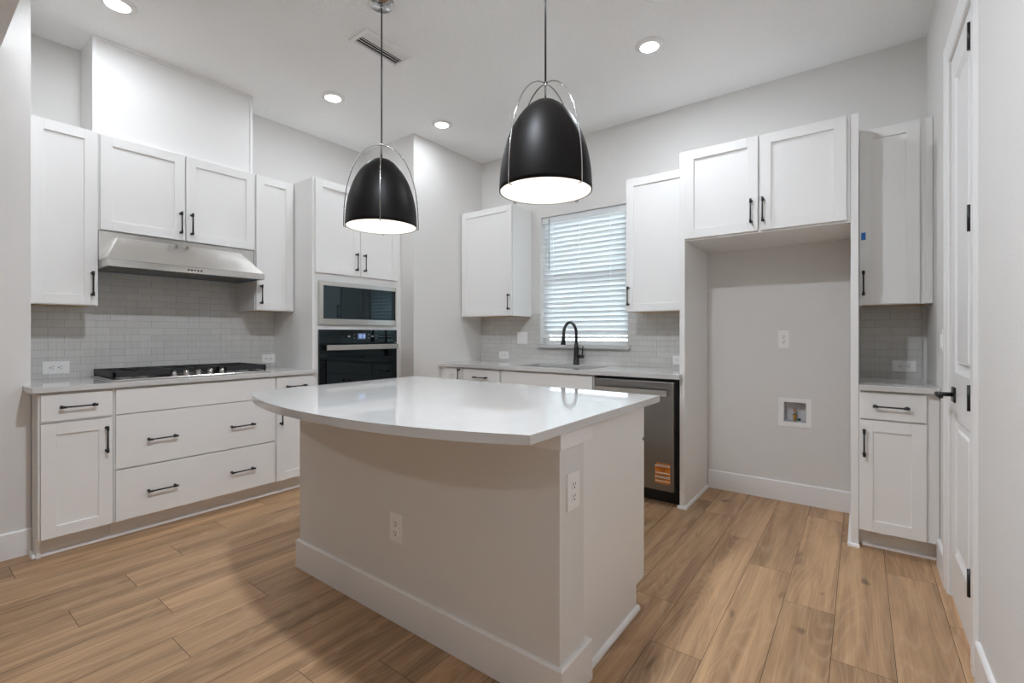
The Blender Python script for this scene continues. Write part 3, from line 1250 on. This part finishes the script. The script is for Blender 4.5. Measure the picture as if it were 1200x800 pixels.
# right of the niche
c = backu('narrow white wall cabinet in the right corner with blue tape on its door')
c['group'] = 'wall cabinets on the back wall'
wall_body(c, -0.0072, 0.3285, DBU, 1.374, 2.430)
door(c, -0.005, 0.272, 1.378, 2.428, (0.014, 1.505))
bm = B()
box(bm, 0.296, 0.3285, -0.006, -0.0006, 1.376, 2.434, 0.001)
obj('filler_strip', bm, M['cab'], c)
bm = B()
box(bm, 0.003, 0.025, YFU - 0.0206, YFU - 0.0202, 1.767, 1.812)
tag(obj('painter_tape', bm, M['tape']), 'small blue piece of tape stuck on the right corner cabinet door', 'tape')
c = thing('base_cabinet', 'narrow white base cabinet in the right corner beside the door, drawer above shaker door', 'cabinet', (0, YF, 0), 0)
bm = B()
box(bm, -0.0072, 0.3285, 0, DB, 0.108, ZC - 0.031, 0.001)
box(bm, -0.0072, 0.3285, 0.084, DB, 0.0, 0.108)
obj('body', bm, M['cab'], c)
drawer(c, -0.005, 0.276, 0.733, 0.880, [(0.131, 0.806)])
door(c, -0.005, 0.276, 0.114, 0.725, (0.016, 0.602))
bm = B()
sweep(bm, SHOE, (0.007, 0.084, 0), (0.3285, 0.084, 0), (0, -1, 0))
obj('shoe_molding', bm, M['trim'], c)
bm = B()
prism(bm, [(-0.0078, 3.220), (0.324, 3.220), (0.3285, 3.225), (0.3285, YB - 0.001), (-0.0078, YB - 0.001)], ZC - 0.030, ZC, 0.002)
tag(obj('countertop', bm, M['quartz']), 'short white quartz countertop in the right corner beside the door', 'countertop')

# ------------------------------------------------------------------ island
t = thing('kitchen_island', 'white kitchen island base with textured half wall and tall baseboard', 'island', (-1.55, 1.65, 0))
ox, oy = 1.55, -1.65


def isl(name, bm, m, parent=None, **p):
    bmesh.ops.translate(bm, verts=bm.verts[:], vec=(ox, oy, 0))
    return obj(name, bm, m, parent or t, **p)


IX0, IX1, IY0, IY1 = -2.322, -0.766, 1.280, 1.440
bm = B()
box(bm, IX0, IX1, IY0, IY1, 0, 0.832)
isl('half_wall', bm, M['wall'])
bm = B()
poly = [(IX0 - 0.014, IY1), (IX0 - 0.014, IY0 - 0.014), (IX1 + 0.017, IY0 - 0.014), (IX1 + 0.017, 1.474), (-0.7835, 1.474), (-0.7835, IY1 + 0.0005), (IX1 + 0.0005, IY1 + 0.0005),
        (IX1 + 0.0005, IY0 - 0.0005), (IX0 - 0.0005, IY0 - 0.0005), (IX0 - 0.0005, IY1)]
prism(bm, poly, 0, 0.136)
inner = [(IX0 - 0.008, IY1), (IX0 - 0.008, IY0 - 0.008), (IX1 + 0.010, IY0 - 0.008), (IX1 + 0.010, 1.468), (-0.7835, 1.468), (-0.7835, IY1 + 0.0005), (IX1 + 0.0005, IY1 + 0.0005),
         (IX1 + 0.0005, IY0 - 0.0005), (IX0 - 0.0005, IY0 - 0.0005), (IX0 - 0.0005, IY1)]
A = [bm.verts.new((x, y, 0.136)) for x, y in poly]
Bv = [bm.verts.new((x, y, 0.143)) for x, y in inner]
for i in range(len(poly)):
    bm.faces.new((A[i], A[(i + 1) % len(poly)], Bv[(i + 1) % len(poly)], Bv[i]))
bm.faces.new(Bv)
isl('baseboard', bm, M['trim'])
bm = B()
box(bm, IX0 - 0.012, IX1 + 0.013, IY0 - 0.014, 1.484, 0.832, ZC - 0.0305, 0.001)
isl('cap_trim', bm, M['trim'])
bm = B()
box(bm, -2.305, -0.804, 1.4845, 2.030, 0.108, ZC - 0.0305)
box(bm, -2.305, -0.804, 1.4845, 1.955, 0, 0.108)
box(bm, -2.305, -0.804, 1.4405, 1.4845, 0, 0.831)
isl('cabinet_body', bm, M['cab'])
bm = B()
box(bm, -0.8035, -0.784, 1.4845, 2.030, 0.108, ZC - 0.0308)
box(bm, -0.8035, -0.784, 1.4845, 1.958, 0, 0.108)
box(bm, -0.8035, -0.784, 1.4410, 1.4845, 0, 0.8315)
sp_ = isl('end_panel', bm, M['cab'])
bm = B()
sweep(bm, SHOE, (-0.784, 1.4745, 0), (-0.784, 1.968, 0), (1, 0, 0))
isl('shoe_molding', bm, M['trim'], sp_)
for (x0, x1) in ((-2.300, -1.802), (-1.794, -1.296), (-1.288, -0.786)):
    bm = B()
    box(bm, x0, x1, 2.0345, 2.0535, 0.111, 0.719, 0.001)
    d = isl('door', bm, M['cab'])
    bm = B()
    box(bm, x0, x1, 2.0345, 2.0535, 0.733, 0.878, 0.001)
    d = isl('drawer', bm, M['cab'])
    bm = B()
    xm = (x0 + x1) / 2
    cyl(bm, (xm - 0.075, 2.083, 0.805), (xm + 0.075, 2.083, 0.805), 0.005, n=10)
    for s in (-1, 1):
        cyl(bm, (xm + s * 0.066, 2.083, 0.805), (xm + s * 0.066, 2.0533, 0.805), 0.006, n=10)
    isl('handle', bm, M['black'], d)

# island countertop with bowed front
pts = []
n = 40
xl, xr, yc = -2.384, -0.735, 1.070
for i in range(n + 1):
    x = xl + (xr - xl) * i / n
    u = (x - (xl + xr) / 2) / ((xr - xl) / 2)
    pts.append((x, yc - 0.172 * (1 - abs(u) ** 2.25)))
poly = pts + [(xr, 2.113), (xl, 2.113)]
bm = B()
prism(bm, poly, ZC - 0.030, ZC, 0.0025)
tag(obj('countertop', bm, M['quartz']), 'glossy white quartz island countertop with a bowed front edge', 'countertop')


# ------------------------------------------------------------------ outlets and switches
def outlet(label, loc, rz, w=0.072, h=0.116, roll=0.0, group='white duplex outlets'):
    """duplex outlet; local front faces -y; roll turns it on its side."""
    t = thing('wall_outlet', label, 'outlet', loc, rz, group)
    if roll:
        t.rotation_euler = (0, roll, rz)
    bm = B()
    box(bm, -w / 2, w / 2, -0.006, -0.0004, -h / 2, h / 2, 0.0015, 2)
    obj('plate', bm, M['plate'], t)
    for s in (-1, 1):
        bm = B()
        ring = []
        for k in range(24):
            a = 2 * PI * k / 24
            x, z = 0.0175 * math.cos(a), 0.0175 * math.sin(a)
            z = max(-0.0145, min(0.0145, z))
            ring.append((x, z + s * 0.0195))
        A = [bm.verts.new((x, -0.0085, z)) for x, z in ring]
        C = [bm.verts.new((x * 1.05, -0.0058, z)) for x, z in ring]
        bm.faces.new(A)
        for k in range(24):
            bm.faces.new((A[k], A[(k + 1) % 24], C[(k + 1) % 24], C[k]))
        rc = obj('receptacle', bm, M['plate'], t)
        bm = B()
        zz = s * 0.0195
        box(bm, -0.0075, -0.0050, -0.0089, -0.0084, zz - 0.001, zz + 0.008)
        box(bm, 0.0050, 0.0075, -0.0089, -0.0084, zz, zz + 0.0075)
        cyl(bm, (0, -0.0089, zz - 0.008), (0, -0.0084, zz - 0.008), 0.0032, n=10)
        obj('slot', bm, M['slot'], rc)
    bm = B()
    cyl(bm, (0, -0.0072, 0), (0, -0.0058, 0), 0.0032, n=10)
    obj('screw', bm, M['plate'], t)
    return t


XT = XL + 0.009
outlet('white horizontal outlet on the tile left of the cooktop near the wall end', (XT, 0.645, 0.988), RZ, 0.079, 0.125, PI / 2)
outlet('white horizontal outlet on the tile right of the cooktop beside the oven tower', (XT, 1.967, 0.989), RZ, 0.072, 0.116, PI / 2)
outlet('small white horizontal outlet on the tile at the left end of the sink counter', (-2.983, yt0, 0.981), 0, 0.078, 0.122, PI / 2)
outlet('white horizontal outlet on the tile above the dishwasher, half hidden by the niche panel', (-1.178, yt0, 0.987), 0, 0.074, 0.112, PI / 2)
outlet('white horizontal outlet on the tile in the right corner nook', (0.222, yt0, 0.996), 0, 0.070, 0.119, PI / 2)
outlet('white vertical outlet high on the grey wall inside the refrigerator niche', (-0.443, YB, 1.162), 0, 0.070, 0.126)
outlet('white vertical outlet low on the long front face of the island', (-1.556, IY0, 0.390), 0, 0.078, 0.118)
outlet('white vertical outlet on the end face of the island facing the aisle', (IX1, 1.362, 0.682), PI / 2, 0.080, 0.122)

t = thing('light_switch', 'white double rocker switch plate on the tile left of the window', 'switch', (-2.748, yt0, 1.160), 0)
bm = B()
box(bm, -0.062, 0.062, -0.006, -0.0004, -0.060, 0.060, 0.0015, 2)
obj('plate', bm, M['plate'], t)
for s in (-1, 1):
    bm = B()
    x = s * 0.023
    v = [bm.verts.new(p) for p in ((x - 0.0165, -0.0058, -0.033), (x + 0.0165, -0.0058, -0.033), (x + 0.0165, -0.0058, 0.033), (x - 0.0165, -0.0058, 0.033),
                                   (x - 0.0165, -0.0075, -0.033), (x + 0.0165, -0.0075, -0.033), (x + 0.0165, -0.0115, 0.033), (x - 0.0165, -0.0115, 0.033))]
    for q in ((0, 1, 5, 4), (1, 2, 6, 5), (2, 3, 7, 6), (3, 0, 4, 7), (4, 5, 6, 7), (3, 2, 1, 0)):
        bm.faces.new([v[i] for i in q])
    obj('rocker', bm, M['plate'], t)
t = thing('light_switch', 'white toggle switch on the right wall between corner counter and door casing', 'switch', (XR, 3.165, 1.165), -PI / 2)
bm = B()
box(bm, -0.036, 0.036, -0.006, -0.0004, -0.058, 0.058, 0.0015, 2)
obj('plate', bm, M['plate'], t)
bm = B()
box(bm, -0.0165, 0.0165, -0.011, -0.0055, -0.033, 0.033, 0.001)
obj('rocker', bm, M['plate'], t)

# ice-maker water box in the niche
t = thing('water_supply_box', 'white recessed water supply box with brass valve low in the refrigerator niche', 'valve box', (-0.376, YB, 0.640))
bm = B()
for a in ((-0.104, -0.068, -0.102, 0.102), (0.070, 0.104, -0.102, 0.102), (-0.068, 0.070, 0.073, 0.102), (-0.068, 0.070, -0.102, -0.068)):
    box(bm, a[0], a[1], -0.0062, -0.0005, a[2], a[3], 0.001)
obj('frame', bm, M['plate'], t)
bm = B()
bk = basic('box_back_grey', (0.66, 0.66, 0.67), 0.5)
box(bm, -0.0685, 0.0700, 0.078, 0.082, -0.0685, 0.0735)
for a in ((-0.0685, -0.066, -0.0685, 0.0735), (0.0675, 0.0700, -0.0685, 0.0735), (-0.066, 0.0675, -0.0685, -0.066), (-0.066, 0.0675, 0.0710, 0.0735)):
    box(bm, a[0], a[1], -0.0004, 0.078, a[2], a[3])
obj('recessed_box', bm, bk, t)
bm = B()
cyl(bm, (-0.003, 0.040, -0.067), (-0.003, 0.040, -0.024), 0.0105, n=16)
cyl(bm, (-0.003, 0.040, -0.030), (-0.003, 0.040, -0.018), 0.0150, n=6)
vv = obj('valve', bm, M['brass'], t)
bm = B()
cyl(bm, (-0.003, 0.040, -0.0178), (-0.003, 0.040, 0.004), 0.0092, n=14)
obj('collar', bm, M['chrome'], vv)
bm = B()
lathe(bm, [(0.0095, 0.004), (0.0105, 0.016), (0.008, 0.024), (0, 0.026)], (-0.003, 0.040), 16)
obj('cap', bm, M['copper'], vv)
bm = B()
cyl(bm, (0.007, 0.040, -0.052), (0.018, 0.040, -0.052), 0.005, n=10)
box(bm, 0.016, 0.034, 0.034, 0.046, -0.060, -0.044, 0.002)
obj('knob', bm, M['green'], vv)

# ------------------------------------------------------------------ blind
t = thing('window_blind', 'white two-inch horizontal slat blind covering the kitchen window', 'blind', (0, 0, 0))
BX0, BX1, BY = WX0 + 0.012, WX1 - 0.006, YB + 0.046
bm = B()
box(bm, BX0 - 0.006, BX1, BY - 0.028, BY + 0.028, WZ1 - 0.062, WZ1 - 0.002, 0.003)
obj('head_rail', bm, M['slat'], t)
pitch = 0.0455
zt_ = WZ1 - 0.085
nsl = 24
ang = math.radians(57)
smesh = None
for k in range(nsl):
    z = zt_ - k * pitch
    if k == 0:
        bm = B()
        prof = []
        for i in range(9):
            s = -0.026 + 0.052 * i / 8
            crown = 0.0025 * (1 - (s / 0.026) ** 2)
            prof.append((s * math.cos(ang) * 1.0 + crown * math.sin(ang) * 1.0, -s * math.sin(ang) + crown * math.cos(ang)))
        off = (0.0026 * math.sin(ang), 0.0026 * math.cos(ang))
        ring = prof + [(a - off[0], b_ - off[1]) for a, b_ in reversed(prof)]
        A = [bm.verts.new((BX0, a, b_)) for a, b_ in ring]
        C = [bm.verts.new((BX1, a, b_)) for a, b_ in ring]
        m_ = len(ring)
        for i in range(m_):
            bm.faces.new((A[i], A[(i + 1) % m_], C[(i + 1) % m_], C[i]))
        bm.faces.new(A[::-1])
        bm.faces.new(C)
        s0 = obj('slat', bm, M['slat'], t)
        s0.location = (0, BY, z)
    else:
        s = s0.copy()
        COL.objects.link(s)
        s.parent = t
        s.location = (0, BY, z)
zb_ = zt_ - nsl * pitch + 0.006
bm = B()
box(bm, BX0, BX1, BY - 0.026, BY + 0.026, zb_ - 0.018, zb_ + 0.006, 0.003)
obj('bottom_rail', bm, M['slat'], t)
for x in (-2.402, -2.115, -1.80):
    bm = B()
    cyl(bm, (x, BY - 0.0235, zb_), (x, BY - 0.0235, WZ1 - 0.06), 0.0012, n=6)
    obj('ladder_cord', bm, M['trim'], t)
bm = B()
cyl(bm, (-2.445, BY - 0.034, 1.830), (-2.445, BY - 0.034, 2.330), 0.0042, n=8)
obj('tilt_wand', bm, basic('clear_grey_wand', (0.30, 0.31, 0.31), 0.2), t)

# ------------------------------------------------------------------ pantry door and casing on the right wall
bm = B()
DX = XR + 0.004
dy0, dy1, dz0, dz1 = DY0 + 0.004, DY1 - 0.004, 0.008, DZ - 0.004


def panel_door(bm):
    th = 0.038
    st = 0.095
    pan = [(0.225, 0.83), (1.03, 2.335)]
    box(bm, DX + 0.010, DX + th, dy0, dy1, dz0, dz1)
    zcuts = [dz0, pan[0][0], pan[0][1], pan[1][0], pan[1][1], dz1]
    box(bm, DX, DX + 0.010, dy0, dy0 + st, dz0, dz1)
    box(bm, DX, DX + 0.010, dy1 - st, dy1, dz0, dz1)
    for a, b_ in ((zcuts[0], zcuts[1]), (zcuts[2], zcuts[3]), (zcuts[4], zcuts[5])):
        box(bm, DX, DX + 0.010, dy0 + st, dy1 - st, a, b_)
    for a, b_ in pan:
        y0, y1 = dy0 + st, dy1 - st
        # sloped moulding then raised field
        o4 = [(y0, a), (y1, a), (y1, b_), (y0, b_)]
        i4 = [(y0 + 0.018, a + 0.018), (y1 - 0.018, a + 0.018), (y1 - 0.018, b_ - 0.018), (y0 + 0.018, b_ - 0.018)]
        A = [bm.verts.new((DX, y, z)) for y, z in o4]
        C = [bm.verts.new((DX + 0.0095, y, z)) for y, z in i4]
        for k in range(4):
            bm.faces.new((A[k], A[(k + 1) % 4], C[(k + 1) % 4], C[k]))
        bm.faces.new(C)
        box(bm, DX + 0.002, DX + 0.0098, y0 + 0.045, y1 - 0.045, a + 0.045, b_ - 0.045, 0.0075)


panel_door(bm)
dr = struct('door_1', bm, M['trim'])
for a, b_ in ((2.243, 2.342), (1.577, 1.674), (0.917, 1.012), (0.236, 0.336)):
    bm = B()
    cyl(bm, (DX - 0.0135, DY0 + 0.006, a), (DX - 0.0135, DY0 + 0.006, b_), 0.0075, n=12)
    box(bm, DX - 0.0100, DX - 0.0004, DY0 + 0.006, DY0 + 0.020, a, b_)
    obj('hinge', bm, M['black'], dr)
bm = B()
box(bm, DX - 0.008, DX - 0.0003, 2.795, 2.861, 0.899, 0.965, 0.0015)
cyl(bm, (DX - 0.006, 2.828, 0.932), (DX - 0.058, 2.828, 0.932), 0.0095, n=14)
tube(bm, [(DX - 0.058, 2.838, 0.932), (DX - 0.060, 2.80, 0.932), (DX - 0.058, 2.715, 0.932)], [0.0095, 0.0100, 0.0090], 12)
obj('lever_handle', bm, M['black'], dr)
# casing
CP = 0.014


def casing(bm):
    wi = 0.098
    zt2 = DZ + wi
    for (ya, yb, inner) in ((DY0 - wi, DY0, 1), (DY1, DY1 + wi, -1)):
        # outer thick, inner thin (profiled)
        if inner == 1:
            prof = [(0, ya), (-CP, ya + 0.004), (-CP, ya + 0.040), (-0.010, ya + 0.050), (-0.009, yb - 0.012), (-0.005, yb - 0.006), (0, yb - 0.006)]
        else:
            prof = [(0, yb), (-CP, yb - 0.004), (-CP, yb - 0.040), (-0.010, yb - 0.050), (-0.009, ya + 0.012), (-0.005, ya + 0.006), (0, ya + 0.006)]
        prism(bm, [(XR - 0.0004 + a, b_) for a, b_ in prof], 0, DZ if False else zt2)
    prof = [(0, DZ + 0.006), (-0.005, DZ + 0.006), (-0.009, DZ + 0.012), (-0.010, zt2 - 0.050), (-CP + 0.0005, zt2 - 0.040), (-CP + 0.0005, zt2 - 0.004), (0, zt2)]
    A = [bm.verts.new((XR - 0.0004 + a, DY0 - 0.006, z)) for a, z in prof]
    C = [bm.verts.new((XR - 0.0004 + a, DY1 + 0.006, z)) for a, z in prof]
    for i in range(len(prof)):
        j = (i + 1) % len(prof)
        bm.faces.new((A[i], A[j], C[j], C[i]))
    bm.faces.new(A[::-1])
    bm.faces.new(C)


bm = B()
casing(bm)
struct('trim_3', bm, M['trim'])

# ------------------------------------------------------------------ ceiling fixtures
LN = {(-3.330, 0.777): 'round recessed ceiling light cut by the top edge of the photo above the left cabinets',
      (-3.297, 2.088): 'round recessed ceiling light just left of the left pendant cord',
      (-2.951, 2.927): 'round recessed ceiling light between the two pendants near the far corner',
      (-1.084, 2.925): 'round recessed ceiling light right of the pendants, in front of the window wall'}
for q_, ((x, y), lab) in enumerate(LN.items()):
    t = thing('recessed_light', lab, 'ceiling light', (x, y, CH), 0, 'recessed ceiling lights')
    bm = B()
    lathe(bm, [(0.088, -0.0004), (0.088, -0.003), (0.063, -0.014), (0.0575, -0.0145), (0.057, -0.0125), (0.057, -0.0004)], (0, 0), 40, closed=True)
    obj('trim_ring', bm, M['trim'], t)
    bm = B()
    lathe(bm, [(0, -0.0125), (0.0565, -0.0125), (0.0565, -0.004), (0, -0.004)], (0, 0), 32)
    obj('lens', bm, M['lens'], t)
    down_lamp(t, -0.016, 0.11, CAN_W[q_], LAMP_COL, 180)

t = thing('air_vent', 'white slatted air supply register on the ceiling behind the left pendant cord', 'vent', (-2.478, 1.922, CH))
bm = B()
for a in ((-0.097, 0.097, -0.187, -0.160), (-0.097, 0.097, 0.160, 0.187), (-0.097, -0.072, -0.160, 0.160), (0.072, 0.097, -0.160, 0.160)):
    box(bm, a[0], a[1], a[2], a[3], -0.013, -0.0004, 0.003)
obj('frame', bm, M['trim'], t)
bm = B()
box(bm, -0.072, 0.072, -0.160, 0.160, -0.002, -0.0006)
obj('backing', bm, M['slot'], t)
for k in range(6):
    x = -0.060 + k * 0.024
    bm = B()
    tl = 0.010 if k < 3 else -0.010
    A = [bm.verts.new(p) for p in ((x - 0.0072, -0.16, -0.003 - (0.006 if tl < 0 else 0)), (x + 0.0072, -0.16, -0.003 - (0.006 if tl > 0 else 0)),
                                   (x + 0.0072, 0.16, -0.003 - (0.006 if tl > 0 else 0)), (x - 0.0072, 0.16, -0.003 - (0.006 if tl < 0 else 0)))]
    C = [bm.verts.new((v.co.x, v.co.y, v.co.z - 0.001)) for v in A]
    bm.faces.new(A)
    bm.faces.new(C[::-1])
    for i in range(4):
        bm.faces.new((A[i], A[(i + 1) % 4], C[(i + 1) % 4], C[i]))
    obj('slat', bm, M['trim'], t)


def pendant(x, y, a0, label):
    t = thing('pendant_lamp', label, 'pendant lamp', (x, y, CH), 0, 'black dome pendants over the island')
    zr = 1.793 - CH
    H_ = 0.385
    R_ = 0.193
    prof = []
    for i in range(25):
        s = i / 24
        r = R_ * (1 - (1 - s) ** 2.15) ** 0.56
        prof.append((r, zr + H_ * (1 - s)))
    inner = [(max(0, r - 0.003), z - 0.0032 * (1 - i / 24)) for i, (r, z) in enumerate(prof)]
    bm = B()
    lathe(bm, prof + [(inner[-1][0], zr)], (0, 0), 64)
    obj('shade', bm, M['shade'], t)
    bm = B()
    lathe(bm, [(max(0, r - 0.0008), z - 0.0006) for r, z in inner[:-1]] + [(R_ - 0.0045, zr + 0.0005)], (0, 0), 64)
    obj('white_lining', bm, M['shadein'], t, label='white inner face of the shade')
    bm = B()
    rd = R_ - 0.0062
    lathe(bm, [(0, zr + 0.004), (rd, zr + 0.004), (rd, zr + 0.007), (0, zr + 0.007)], (0, 0), 48)
    obj('diffuser', bm, M['pend'], t, label='glowing white diffuser disc')
    zc = 2.247 - CH
    bm = B()
    lathe(bm, [(0, zc + 0.006), (0.006, zc + 0.006), (0.007, zc - 0.012), (0.0045, zc - 0.016), (0.0042, zr + H_ - 0.002), (0, zr + H_ - 0.002)], (0, 0), 16)
    obj('stem', bm, M['chrome'], t)
    for k in range(4):
        a = a0 + k * PI / 2
        dx, dy = math.cos(a), math.sin(a)
        pts = []
        n_ = 26
        for i in range(n_ + 1):
            s = i / n_
            # quarter super-ellipse outside the dome, ending straight down at the rim
            th = s * PI / 2
            r = 0.006 + (R_ + 0.0015) * math.sin(th) ** 0.95
            z = zr + (zc - zr) * math.cos(th) ** 0.86
            pts.append((dx * r, dy * r, z))
        pts.append((dx * (R_ + 0.007), dy * (R_ + 0.007), zr - 0.004))
        pts.append((dx * (R_ - 0.008), dy * (R_ - 0.008), zr - 0.007))
        bm = B()
        tube(bm, pts, 0.0028, 8)
        obj('arm', bm, M['chrome'], t)
    bm = B()
    cyl(bm, (0, 0, zc + 0.004), (0, 0, -0.022), 0.0042, n=10)
    obj('cord', bm, M['black'], t)
    bm = B()
    lathe(bm, [(0, -0.0004), (0.066, -0.0004), (0.066, -0.020), (0.063, -0.024), (0, -0.024)], (0, 0), 40)
    cyl(bm, (0, 0, -0.024), (0, 0, -0.042), 0.008, n=14)
    obj('canopy', bm, M['chrome'], t)


pendant(-2.135, 1.650, math.radians(230), 'black dome pendant hanging over the left half of the island')
pendant(-1.056, 1.650, math.radians(257), 'black dome pendant hanging over the right half of the island, nearer to the camera')
